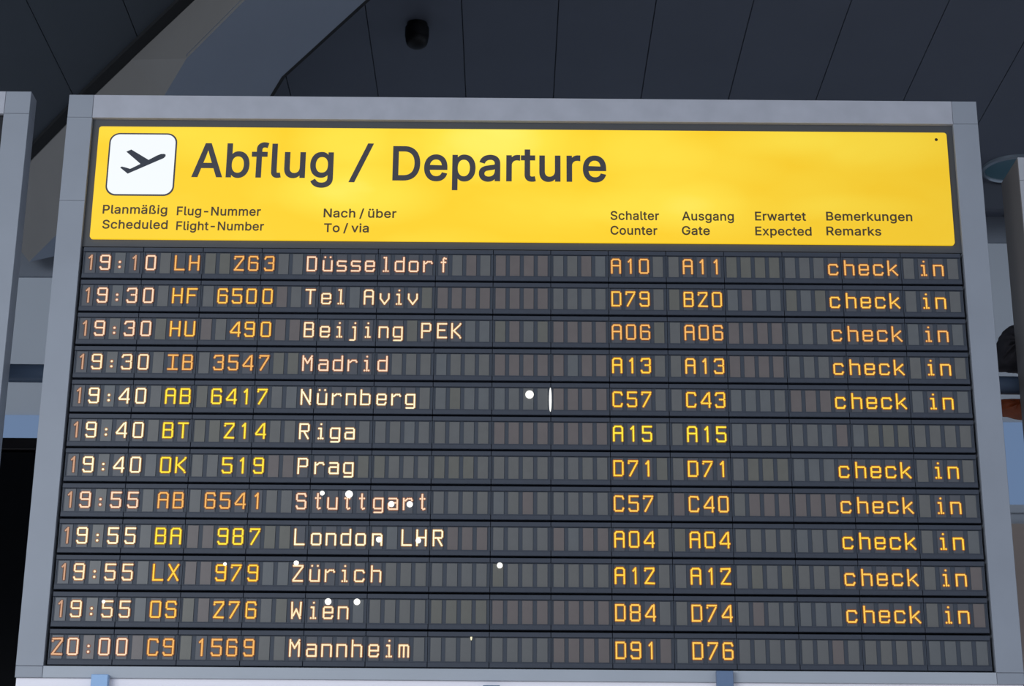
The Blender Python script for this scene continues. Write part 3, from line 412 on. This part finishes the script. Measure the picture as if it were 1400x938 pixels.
def lettering(text, px0, px1, py_base0, cap_px, m, off, space=1.0):
    """one line of print: left and right ends, baseline and cap height as measured on the panel"""
    P0 = on_y(px0, py_base0, 0); P1 = on_y(px1, py_base0, 0); PT = on_y(px0, py_base0-cap_px, 0)
    x = 0; items = []
    for ch in text:
        if ch == ' ': x += 145*space; continue
        items.append((ch, x)); x += GLYPH_OUTLINES[ch][0]+off*1.1
    allc = []
    for ch, ox in items:
        allc.append([[(p[0]+ox, p[1]) for p in c] for a, c in contours(ch, off)])
    x0 = min(p[0] for g in allc for c in g for p in c); x1 = max(p[0] for g in allc for c in g for p in c)
    sx = (P1.x-P0.x)/(x1-x0); sz = (PT.z-P0.z)/(509+2*off)
    mb = MB()
    for g in allc:
        # union of the overlapping contours: constrained triangulation, keeping what the winding number counts as ink
        fl = []; ed = []
        for c in g:
            k = len(fl); fl += [Vector(p) for p in c]; ed += [(k+i, k+(i+1) % len(c)) for i in range(len(c))]
        vo, eo, fo = delaunay_2d_cdt(fl, ed, [], 0, 1e-4)[:3]
        def wind(p):
            w_ = 0
            for c in g:
                for i in range(len(c)):
                    (ax, ay), (bx, by) = c[i-1], c[i]
                    if (ay <= p[1]) != (by <= p[1]):
                        if (bx-ax)*(p[1]-ay)/(by-ay)+ax > p[0]: w_ += 1 if by > ay else -1
            return w_
        keep = [f for f in fo if wind((sum(vo[i][0] for i in f)/3, sum(vo[i][1] for i in f)/3)) != 0]
        n_ = len(vo); loc_ = lambda v, y: (P0.x+(v[0]-x0)*sx, y, P0.z+(v[1]+off)*sz)
        vs = [loc_(v, -.0012) for v in vo]+[loc_(v, 0) for v in vo]
        cnt = {}
        for f in keep:
            for i in range(3): cnt[(f[i], f[(i+1) % 3])] = 1
        rim = [(i, j) for (i, j) in cnt if (j, i) not in cnt]
        mb.add(vs, [tuple(f) for f in keep]+[(j, i, i+n_, j+n_) for i, j in rim])
    me = mb.mesh('lettering', m, fix=False)
    return put('lettering', me, header)
lettering('Abflug', 261.4, 455.2, 242.2, 46.5, M['ink'], 13)
sl = [on_y(x, y, 0) for x, y in ((476.3,249.1),(484.2,249.3),(511.4,196.4),(503.4,196.2))]
put('lettering', MB().prism([(p.x, p.z) for p in sl], -.0012, 0).mesh('lettering', M['ink']), header)
lettering('Departure', 536.3, 828.9, 246.8, 47.0, M['ink'], 13)
for t, a, b, y in [('Planmäßig',140.1,228.4,292.1), ('Scheduled',139.5,228.9,312.6), ('Flug-Nummer',241.5,356.4,294.4), ('Flight-Number',240.6,360.7,314.6),
                   ('Nach / über',442.3,541.9,297.3), ('To / via',442.7,504.1,317.4), ('Schalter',834.7,901.2,300.7), ('Counter',834.7,898.8,320.9),
                   ('Ausgang',932.4,1003.4,301.4), ('Gate',932.4,970.6,321.2), ('Erwartet',1032.5,1102.1,301.5), ('Expected',1032.8,1109.8,321.8),
                   ('Bemerkungen',1129.8,1247.4,301.6), ('Remarks',1130.1,1205.0,321.8)]:
    lettering(t, a, b, y, 12.0, M['ink_small'], 14, 1.1)
# take-off pictogram
pc0 = on_y(147.0, 267.5, 0); pc1 = on_y(243.3, 182.5, 0)
pic = put('pictogram_border', MB().prism(rrect(pc0.x-.012, pc1.x, pc0.z, pc1.z, .045), -.001, .001).mesh('pictogram_border', M['ink']), header)
put('pictogram_field', MB().prism(rrect(pc0.x-.005, pc1.x-.007, pc0.z+.0075, pc1.z-.0075, .039), -.003, -.0005).mesh('pictogram_field', M['white_lit']), header)
pl = [(203,350),(209,344),(218,342),(250,350),(282,360),(300,352),(366,320),(252,222),(292,205),(430,288),(500,252),(530,241),(555,240),(567,246),(566,258),(552,273),(262,398)]
pp = [on_y(130+x/5.862, 170+y/5.862, 0) for x, y in pl]
mb = MB(); tr = tessellate_polygon([[Vector((p.x, p.z, 0)) for p in pp]])
fv = [(p.x, -.0045, p.z) for p in pp]; bv = [(p.x, -.003, p.z) for p in pp]; nn = len(pp)
mb.add(fv+bv, [tuple(t) for t in tr]+[(i, (i+1) % nn, nn+(i+1) % nn, nn+i) for i in range(nn)])
put('pictogram_aeroplane', mb.mesh('pictogram_aeroplane', mat('pictogram_ink', (52,56,66), .5), fix=False), header)

ROWS = [
 ('19:10','LH',' 263','Düsseldorf','A10','A11',1,('peach','amber2','peach','amber2','amber2','amber2')),
 ('19:30','HF','6500','Tel Aviv','D79','B20',1,('peach','amber','cream2','amber','amber','amber')),
 ('19:30','HU',' 490','Beijing PEK','A06','A06',1,('peach','amber','cream2','amber2','amber2','amber2')),
 ('19:30','IB','3547','Madrid','A13','A13',1,('cream2','amber2','peach','orange','amber','amber')),
 ('19:40','AB','6417','Nürnberg','C57','C43',1,('cream','yellow','cream','orange','orange','orange')),
 ('19:40','BT',' 214','Riga','A15','A15',0,('cream','yellow','cream','yellow','yellow','orange')),
 ('19:40','OK',' 519','Prag','D71','D71',1,('cream','yellow','cream','orange','orange','orange')),
 ('19:55','AB','6541','Stuttgart','C57','C40',1,('peach','amber2','peach','amber','amber','amber')),
 ('19:55','BA',' 987','London LHR','A04','A04',1,('cream','yellow','cream','orange','orange','orange')),
 ('19:55','LX',' 979','Zürich','A12','A12',1,('cream2','orange','cream2','orange','orange','amber')),
 ('19:55','OS',' 276','Wien','D84','D74',1,('cream2','amber','cream2','amber','amber','amber')),
 ('20:00','C9','1569','Mannheim','D91','D76',0,('peach','amber2','cream2','amber','amber','amber')),
]
LIT = set()
for r, (tm, al, fn, de, ct, gt, ci, ck) in enumerate(ROWS):
    for t, c0 in ((tm,0),(al,6),(fn,9),(de,15),(ct,36),(gt,41),('check in' if ci else '',51)):
        LIT |= {(r, c0+i) for i, ch in enumerate(t) if ch not in ' :'}
# display modules: 15 across x 12 rows, each a recessed window with four character faces
g = .0010
def bezel_mesh():
    mb = MB(); x0, x1 = g, MW-g; wx0, wx1 = .020*MW, .980*MW
    z = lambda t: -t*RH
    t0, t1, w0, w1 = .047, .985, .178, .852
    yf, yr = 0.0, .009
    mb.bevbox(x0, x1, yf, .03, z(w0), z(t0), .0015)          # top bar
    mb.bevbox(x0, x1, yf, .03, z(t1), z(w1), .0015)          # bottom bar
    mb.box(x0, wx0, yr-.003, .03, z(w1), z(w0), 1); mb.box(wx1, x1, yr-.003, .03, z(w1), z(w0), 1)
    mb.box(wx0, wx1, yr, .03, z(w1), z(w0), 1)               # floor of the recess
    mb.box(wx0, wx1, yf+.003, yr, z(w1), z(w1-.022), 0)      # sill step
    return mb.mesh('display_module', [M['bezel'], M['well']])
bez_me = bezel_mesh()
fw, fz0, fz1 = .173*MW, .828, .200
face_me = [MB().bevbox(-fw/2, fw/2, .0055, .009, -fz0*RH, -fz1*RH, .0006).mesh('character_window', m) for m in M['face']]
def slot_x(s): return (.132+.2427*s)*MW
modules = {}
for r in range(12):
    for c in range(15):
        x0, x1, z0, z1 = U(c), U(c+1), V(r), V(r+1)
        modules[(r, c)] = put('display_module', bez_me, board, (x0, 0, z0), ((x1-x0)/MW, 1, (z0-z1)/RH))
mbs = MB(); vis = list(range(5))
for r in range(11, -1, -1):
    for c in range(15):
        tint = R.choice([0,0,1,1,2,3,4])
        if c in (7, 8): tint = R.choice([0, 3, 3, 1])
        for s in range(4):
            t = 5 if (r, c*4+s) in LIT else tint if R.random() < .75 else R.randrange(5)
            if r >= 7:
                put('character_window', face_me[t], modules[(r, c)], (slot_x(s), 0, 0))
            else:
                o = modules[(r, c)]; sx, sz = o.scale[0], o.scale[2]; cx = o.location[0]+slot_x(s)*sx
                mbs.bevbox(cx-fw/2*sx, cx+fw/2*sx, .0055, .009, o.location[2]-fz0*RH*sz, o.location[2]-fz1*RH*sz, .0006, t)
st_o = put('character_window', mbs.mesh('character_windows', M['face']), board); st_o['kind'] = 'stuff'

# lit characters: strokes of fibre-optic dots
GL = {
'0':[[(.5,0),(3.5,0),(4,.5),(4,5.5),(3.5,6),(.5,6),(0,5.5),(0,.5),(.5,0)]],
'1':[[(2.4,6),(2.4,0),(1.4,1)]],
'2':[[(0,.9),(.1,.1),(3.9,0),(3.9,.9),(.1,5.9),(4,6)]],
'3':[[(0,.9),(.4,.1),(3.6,0),(4,.5),(4,2.3),(3.5,2.8),(1.9,2.8)],[(3.5,2.8),(4,3.3),(4,5.5),(3.5,6),(.4,6),(0,5.2)]],
'4':[[(3.7,6),(3.7,0),(3.0,.3),(0,4.1),(.2,4.5),(4.2,4.5)]],
'5':[[(4,0),(.1,0),(.1,2.6),(3.5,2.6),(4,3.1),(4,5.5),(3.5,6),(.5,6),(0,5.2)]],
'6':[[(4,.9),(3.6,0),(.5,0),(0,.5),(0,5.5),(.5,6),(3.5,6),(4,5.5),(4,3.1),(3.5,2.7),(.4,2.7)]],
'7':[[(0,.8),(.1,0),(4,0),(3.8,.8),(.6,6)]],
'8':[[(.5,0),(3.5,0),(4,.5),(4,2.3),(3.5,2.8),(.5,2.8),(0,2.3),(0,.5),(.5,0)],[(.5,2.8),(0,3.3),(0,5.5),(.5,6),(3.5,6),(4,5.5),(4,3.3),(3.5,2.8)]],
'9':[[(0,2.3),(0,.5),(.5,0),(3.5,0),(4,.5),(4,5.5),(3.5,6),(.5,6),(0,5.2)],[(.5,2.8),(3.5,2.8)]],
':':[[(2,2.8),(2,2.8)],[(2,5.0),(2,5.0)]],
'A':[[(0,6),(0,.7),(.7,0),(3.3,0),(4,.7),(4,6)],[(.5,2.8),(3.5,2.8)]],
'B':[[(.1,0),(3.5,0),(3.9,.5),(3.9,2.3),(3.5,2.8),(4,3.3),(4,5.5),(3.5,6),(0,6),(0,0)],[(.5,2.8),(3.4,2.8)]],
'C':[[(4,1),(3.6,.1),(.5,0),(0,.5),(0,5.5),(.5,6),(3.6,6),(4,5)]],
'D':[[(0,0),(3.4,0),(4,.6),(4,5.4),(3.4,6),(0,6),(0,0)]],
'E':[[(4,0),(0,0),(0,6),(4,6)],[(0,2.8),(3.2,2.8)]],
'F':[[(4,0),(0,0),(0,6)],[(0,2.8),(3.2,2.8)]],
'H':[[(0,0),(0,6)],[(4,0),(4,6)],[(0,2.9),(4,2.9)]],
'I':[[(0,0),(4,0)],[(2,0),(2,6)],[(0,6),(4,6)]],
'K':[[(0,0),(0,6)],[(4,0),(3.6,.6),(.8,3),(3.6,5.3),(4,6)]],
'L':[[(0,0),(0,6),(4,6)]],
'M':[[(0,6),(0,0),(2,3),(4,0),(4,6)]],
'N':[[(0,6),(0,0),(4,6),(4,0)]],
'O':[[(.3,0),(3.6,0),(4,.4),(4,5.6),(3.6,6),(.4,6),(0,5.6),(0,.4),(.3,0)]],
'P':[[(0,6),(0,0),(3.5,0),(4,.5),(4,2.7),(3.5,3.2),(.2,3.2)]],
'R':[[(0,6),(0,0),(3.5,0),(4,.5),(4,2.5),(3.5,3),(.2,3)],[(1.8,3),(3.8,6)]],
'S':[[(4,.9),(3.6,0),(.5,0),(0,.5),(0,2.2),(.5,2.8),(3.5,2.8),(4,3.3),(4,5.5),(3.5,6),(.5,6),(0,5.1)]],
'T':[[(0,0),(4,0)],[(2,0),(2,6)]],
'U':[[(0,0),(0,5.5),(.5,6),(3.5,6),(4,5.5),(4,0)]],
'W':[[(0,0),(.2,6),(2,2.6),(3.8,6),(4,0)]],
'X':[[(0,0),(4,6)],[(4,0),(0,6)]],
'Z':[[(0,0),(4,0),(4,.5),(0,5.6),(0,6),(4,6)]],
'a':[[(.3,1.7),(3.5,1.7),(4,2.2),(4,6),(.4,6),(0,5.5),(0,3.9),(.5,3.4),(3.8,3.4)]],
'b':[[(0,0),(0,6),(3.5,6),(4,5.5),(4,2.2),(3.5,1.7),(.2,1.7)]],
'c':[[(4,2.5),(3.5,1.7),(.5,1.7),(0,2.2),(0,5.5),(.5,6),(3.5,6),(4,5.2)]],
'd':[[(4,0),(4,6),(.5,6),(0,5.5),(0,2.2),(.5,1.7),(3.8,1.7)]],
'e':[[(4,3.8),(4,2.2),(3.5,1.7),(.5,1.7),(0,2.2),(0,5.5),(.5,6),(3.5,6),(4,5.2)],[(3.4,3.8),(.6,3.8)]],
'f':[[(3.2,.3),(2.4,0),(2,.5),(2,6)],[(1.1,1.9),(3,1.9)]],
'g':[[(.3,7.4),(3.5,7.4),(4,7),(4,1.7),(.5,1.7),(0,2.2),(0,5.3),(.5,5.8),(3.8,5.8)]],
'h':[[(0,0),(0,6)],[(.2,1.8),(3.5,1.8),(4,2.3),(4,6)]],
'i':[[(2.2,0),(2.2,0)],[(1.2,1.8),(2.2,1.8),(2.2,6)],[(1.1,6),(3.1,6)]],
'j':[[(2.8,0),(2.8,0)],[(1.8,1.8),(2.8,1.8),(2.8,7),(2.3,7.4),(.6,7.4)]],
'k':[[(0,0),(0,6)],[(3.6,1.8),(.8,4)],[(1.6,3.7),(4,6)]],
'l':[[(1.3,0),(2.2,0),(2.2,6)],[(1.1,6),(3.2,6)]],
'm':[[(0,6),(0,1.7),(3.6,1.7),(4,2.2),(4,6)],[(2,1.7),(2,6)]],
'n':[[(0,6),(0,1.7),(3.5,1.7),(4,2.2),(4,6)]],
'o':[[(.5,1.7),(3.5,1.7),(4,2.2),(4,5.5),(3.5,6),(.5,6),(0,5.5),(0,2.2),(.5,1.7)]],
'r':[[(.2,1.7),(.2,6)],[(.5,2.8),(2,1.7),(3.6,1.7),(4,2.3)]],
's':[[(3.9,1.8),(.5,1.7),(0,2.2),(0,3.3),(.5,3.8),(3.5,3.8),(4,4.3),(4,5.5),(3.5,6),(.1,6)]],
't':[[(2,0),(2,5.5),(2.5,6),(3.1,5.8)],[(1.1,1.7),(3,1.7)]],
'u':[[(0,1.7),(0,5.5),(.5,6),(4,6)],[(4,1.7),(4,6)]],
'ü':[[(0,1.7),(0,5.5),(.5,6),(4,6)],[(4,1.7),(4,6)],[(.7,0),(.7,0)],[(3.3,0),(3.3,0)]],
'v':[[(0,1.7),(0,3.6),(2,6),(4,3.6),(4,1.7)]],
}
UX, UZ, GX0, GZ0 = .0089, .412*RH/6, -.0178, -.297*RH
def dots_of(ch):
    pts = []
    for line in GL[ch]:
        for (ax, ay), (bx, by) in zip(line, line[1:]):
            L = math.hypot((bx-ax)*UX, (by-ay)*UZ); k = max(1, round(L/.0058))
            for i in range(k+1):
                p = (ax+(bx-ax)*i/k, ay+(by-ay)*i/k)
                if all(math.hypot((p[0]-q[0])*UX, (p[1]-q[1])*UZ) > .0040 for q in pts): pts.append(p)
    return pts
def glyph_mesh(ch, core, halo, big=1.0):
    mb = MB(); rr = Random_(ch)
    for (x, y) in dots_of(ch):
        cx, cz = GX0+x*UX, GZ0-y*UZ
        big_ = 1.25 if ch == ':' else 1.0
        rc, rh = .0041*big_*big, .0073*big_
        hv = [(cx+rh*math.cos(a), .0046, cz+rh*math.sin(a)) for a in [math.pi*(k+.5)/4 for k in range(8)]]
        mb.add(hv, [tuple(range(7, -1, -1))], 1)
        cv = [(cx+rc*math.cos(a), .0041, cz+rc*math.sin(a)) for a in [math.pi*k/3 for k in range(6)]]+[(cx, .0026, cz)]
        mb.add(cv, [((i+1) % 6, i, 6) for i in range(6)], 0)
    return mb.mesh('lit_character', [core, halo], fix=False)
Random_ = lambda s: None
COLS = {  # core (display colour), strength, halo
'cream':  ((255,243,200), 1.15, (150,98,44)),
'cream2': ((255,232,186), 1.05, (148,88,42)),
'peach':  ((252,216,182), 1.05, (142,82,48)),
'peach2': ((228,176,134), 1.0, (122,70,36)),
'yellow': ((255,226,48), 1.1, (152,100,6)),
'amber':  ((255,198,76), 1.05, (146,80,12)),
'amber2': ((242,178,90), 1.05, (132,74,22)),
'orange': ((255,204,54), 1.1, (156,86,4)),
'dim1':   ((214,164,130), .9, (94,60,42)),
}
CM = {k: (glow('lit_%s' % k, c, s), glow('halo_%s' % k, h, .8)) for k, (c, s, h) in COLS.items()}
cache = {}
def lit(r, col, ch, ck):
    if ch == ' ': return
    if col == 0 or (col == 3 and r == 0): ck = 'dim1' if ch == '1' else 'peach2'
    key = (ch, ck)
    if key not in cache: cache[key] = glyph_mesh(ch, *CM[ck])
    name = 'lit_colon' if ch == ':' else 'lit_digit' if ch.isdigit() else 'lit_letter'
    put(name, cache[key], modules[(r, col//4)], (slot_x(col % 4), 0, 0))
for r, (tm, al, fn, de, ct, gt, ci, ck) in enumerate(ROWS):
    for t, c0, k in ((tm,0,0),(al,6,1),(fn,9,1),(de,15,2),(ct,36,3),(gt,41,4),('check in' if ci else '',51,5)):
        for i, ch in enumerate(t): lit(r, c0+i, ch, ck[k])

# reflections of ceiling lights painted as glowing white discs, plus one glowing slit
spot_glow = glow('painted_glow_white', (255,253,246), 1.3)
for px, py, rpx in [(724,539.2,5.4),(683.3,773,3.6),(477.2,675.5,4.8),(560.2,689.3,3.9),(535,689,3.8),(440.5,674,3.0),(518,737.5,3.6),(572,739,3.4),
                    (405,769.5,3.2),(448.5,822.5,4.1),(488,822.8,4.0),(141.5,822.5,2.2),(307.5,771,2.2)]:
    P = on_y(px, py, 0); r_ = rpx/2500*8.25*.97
    put('painted_glint', MB().lathe([(r_,.004),(r_,.0006),(r_*.8,-.0004)], 20, 'y', tuple(P)).mesh('painted_glint', spot_glow), board)
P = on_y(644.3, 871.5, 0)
put('painted_glint', MB().prism([(P.x+.0035*math.cos(a), P.z+.011*math.sin(a)) for a in [math.pi*k/6 for k in range(12)]], .002, .006).mesh('painted_glint', CM['cream'][0]), board)
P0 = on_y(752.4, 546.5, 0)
put('glow_slit', MB().prism([(P0.x+.0052*math.cos(a), P0.z+.052*math.sin(a)) for a in [math.pi*k/12 for k in range(24)]], -.0012, .002).mesh('glow_slit', spot_glow), board)

# posts
for px, top, m in ((136.5, 922, M['post_lit']), (672, 937, M['post']), (991, 917, M['post'])):
    P = on_y(px, top, YF-.03); hw = .033
    put('post', MB().bevbox(P.x-hw, P.x+hw, YF-.032, YF-.001, 0, P.z, .002).mesh('post', m), board)
    put('base_plate', MB().box(P.x-.09, P.x+.09, YF-.1, YF+.07, 0, .012).mesh('base_plate', m), board)

# ------------------------------------------------------------------ neighbouring boards
def neighbour(x0, x1, zt, zb, yf, yb, m, label, sw, tw, side_m=None):
    o = Vector(((x0+x1)/2, 0, 0)); e = empty('information_board', tuple(o), label, 'board')
    a, b = x0-o.x, x1-o.x
    frame(e, a, b, zb, zt, a+sw, b-sw, zb+.06, zt-tw, m, yf, yb)
    put('back_casing', MB().box(a+sw, b-sw, .06, yb-.001, zb+.06, zt-tw).mesh('back_casing', M['case']), e)
    put('display_panel', MB().box(a+sw, b-sw, yf+.02, .06, zb+.06, zt-tw).mesh('display_panel', M['scr']), e)
    if side_m:
        for X0 in (a-.003, b): put('side_panel', MB().box(X0, X0+.003, yf+.004, yb, zb, zt-.004).mesh('side_panel', side_m), e)
    for q in (.2, .8):
        X = a+(b-a)*q
        put('post', MB().bevbox(X-.033, X+.033, yf-.03, yf-.001, 0, zb+.03, .002).mesh('post', M['post']), e)
        put('base_plate', MB().box(X-.09, X+.09, yf-.1, yf+.07, 0, .012).mesh('base_plate', M['post']), e)
    return e
L0 = on_y(43, 125, YF); L1 = on_y(5, 155, YF)
neighbour(L0.x-2.6, L0.x, L0.z, FB, YF, .085, M['alu'], 'plain grey framed board at the left edge with a black panel', L0.x-L1.x, L0.z-L1.z)
R0 = on_y(1391.5, 215, YF)
neighbour(R0.x, R0.x+2.6, R0.z, FB, YF, .26, M['alu_light'], 'lower light grey framed board at the right edge showing its side', .11, .11, mat('brown_grey_side_sheet', (104,98,94), .5))

# ------------------------------------------------------------------ pipe behind the boards
pa = on_y(45, 510.5, .40); pb = on_y(1377, 527, .40)
zp = (pa.z+pb.z)/2
tilt = (pb.z-pa.z)/(pb.x-pa.x)
pipe = empty('steel_pipe', (0, .40, 0), 'long blue-grey horizontal pipe running behind the boards', 'pipe')
mz = lambda x: pa.z+(x-pa.x)*tilt
for (x0, x1) in ((-5.2, 0), (0, 5.2)):
    n_ = 24; vs = []; rr = .0405
    for X in (x0, x1):
        for k in range(n_): a = 2*math.pi*k/n_; vs.append((X, rr*math.cos(a), mz(X)+rr*math.sin(a)))
    mb = MB(); mb.add(vs, [(k, (k+1) % n_, n_+(k+1) % n_, n_+k) for k in range(n_)]+[tuple(range(n_)), tuple(range(2*n_-1, n_-1, -1))])
    put('tube', mb.mesh('tube', M['pipe'], smooth=True), pipe)
for X in (-3.6, -1.2, 1.2, 3.8):
    put('support_leg', MB().lathe([(.03, 0), (.03, mz(X)-.02)], 16, 'z', (X, 0, 0)).mesh('support_leg', M['pipe'], smooth=True), pipe)

# ------------------------------------------------------------------ ceiling fittings
p = on_z(570.5, 33, CZ)
dome = empty('ceiling_camera', tuple(p), 'small black dome camera hanging from the dark ceiling', 'camera')
put('mount', MB().lathe([(.066, 0), (.066, -.022)], 28).mesh('mount', M['blackplast'], smooth=True), dome)
put('housing', MB().lathe([(.062, -.022), (.076, -.03), (.0765, -.085), (.074, -.10)], 32).mesh('housing', M['blackplast'], smooth=True), dome)
put('dome_cover', MB().lathe([(.072, -.10), (.0715, -.118), (.064, -.142), (.05, -.156), (.03, -.166), (.008, -.17)], 32).mesh('dome_cover', M['blackplast'], smooth=True), dome)
def downlight(px, py, r, label, mglass):
    p = on_z(px, py, CZ); e = empty('ceiling_light', tuple(p), label, 'light')
    n_ = 48; mb = MB(); vs = []
    for rad, h in ((r, 0), (r, -.02), (r*.93, -.03), (r*.90, -.02), (r*.90, 0)):
        for k in range(n_): a = 2*math.pi*k/n_; vs.append((rad*math.cos(a), rad*math.sin(a), h))
    mb.add(vs, [(i*n_+k, i*n_+(k+1) % n_, (i+1)*n_+(k+1) % n_, (i+1)*n_+k) for i in range(4) for k in range(n_)])
    put('rim', mb.mesh('rim', M['rim'], smooth=True, fix=False), e)
    put('diffuser', MB().lathe([(r*.905, -.002), (r*.9, -.008), (r*.5, -.010)], n_).mesh('diffuser', mglass, smooth=True), e)
    return e
downlight(1386, 229, .235, 'large round teal ceiling light in a thin rim, above the right board', M['teal'])
downlight(573.5, 141.5, .065, 'small round downlight just above the top frame of the departure board', M['wall_dark'])

# ------------------------------------------------------------------ things seen through the gaps
c0 = on_y(-60, 607, 1.6); c1 = on_y(118, 600, 1.6)
cab = empty('tall_cabinet', ((c0.x+c1.x)/2, 1.6, 0), 'tall black cabinet standing behind the gap between the two left boards', 'cabinet')
hw = (c1.x-c0.x)/2; zt = c1.z
put('body', MB().bevbox(-hw, hw, 0, .6, .08, zt-.07, .004).mesh('body', M['cabinet']), cab)
put('top_trim', MB().bevbox(-hw-.01, hw+.01, -.012, .61, zt-.06, zt, .004).mesh('top_trim', M['cabinet_top']), cab)
put('plinth', MB().box(-hw+.03, hw-.03, .03, .57, 0, .08).mesh('plinth', M['black']), cab)

def lump(pts_px, y, depth, m, seed, name, amp):
    """a soft bundle: puffed outline with folds"""
    P = [on_y(x, z, y) for x, z in pts_px]; cx = sum(p.x for p in P)/len(P); cz = sum(p.z for p in P)/len(P)
    rng = random.Random(seed); rings = 7; vs = []; N = len(P)*6
    out = []
    for i in range(len(P)):
        a, b = P[i], P[(i+1) % len(P)]
        for k in range(6): out.append(a.lerp(b, k/6))
    for j in range(-rings, rings+1):
        t = j/rings; s = math.sqrt(max(0, 1-t*t))*.97+.03
        for i, q in enumerate(out):
            f = 1+amp*math.sin(i*1.3+seed+j*.7)*.5+amp*(rng.random()-.5)
            vs.append(((q.x-cx)*s*f, t*depth/2*(1+.1*math.sin(i)), (q.z-cz)*s*f))
    mb = MB(); mb.add(vs, [(j*N+i, j*N+(i+1) % N, (j+1)*N+(i+1) % N, (j+1)*N+i) for j in range(2*rings) for i in range(N)]+[tuple(range(N)), tuple(2*rings*N+i for i in range(N-1, -1, -1))])
    me = mb.mesh(name, m, smooth=True); return me, (cx, y, cz)
me, loc = lump([(1362,470),(1372,452),(1384,446),(1402,452),(1412,480),(1408,509),(1385,507),(1364,505),(1360,490)], .40, .26, M['cloth'], 3, 'cloth_bundle', .05)
tag(put('cloth_bundle', me, None, loc), 'dark crumpled cloth bundle lying on the pipe beside the right board', 'cloth')
me, loc = lump([(1358,549),(1380,547),(1408,550),(1414,560),(1402,573),(1382,569),(1362,564)], .40, .16, M['leather'], 5, 'leather_bag', .04)
tag(put('leather_bag', me, None, loc), 'orange-brown bag hanging just below the pipe beside the right board', 'bag')
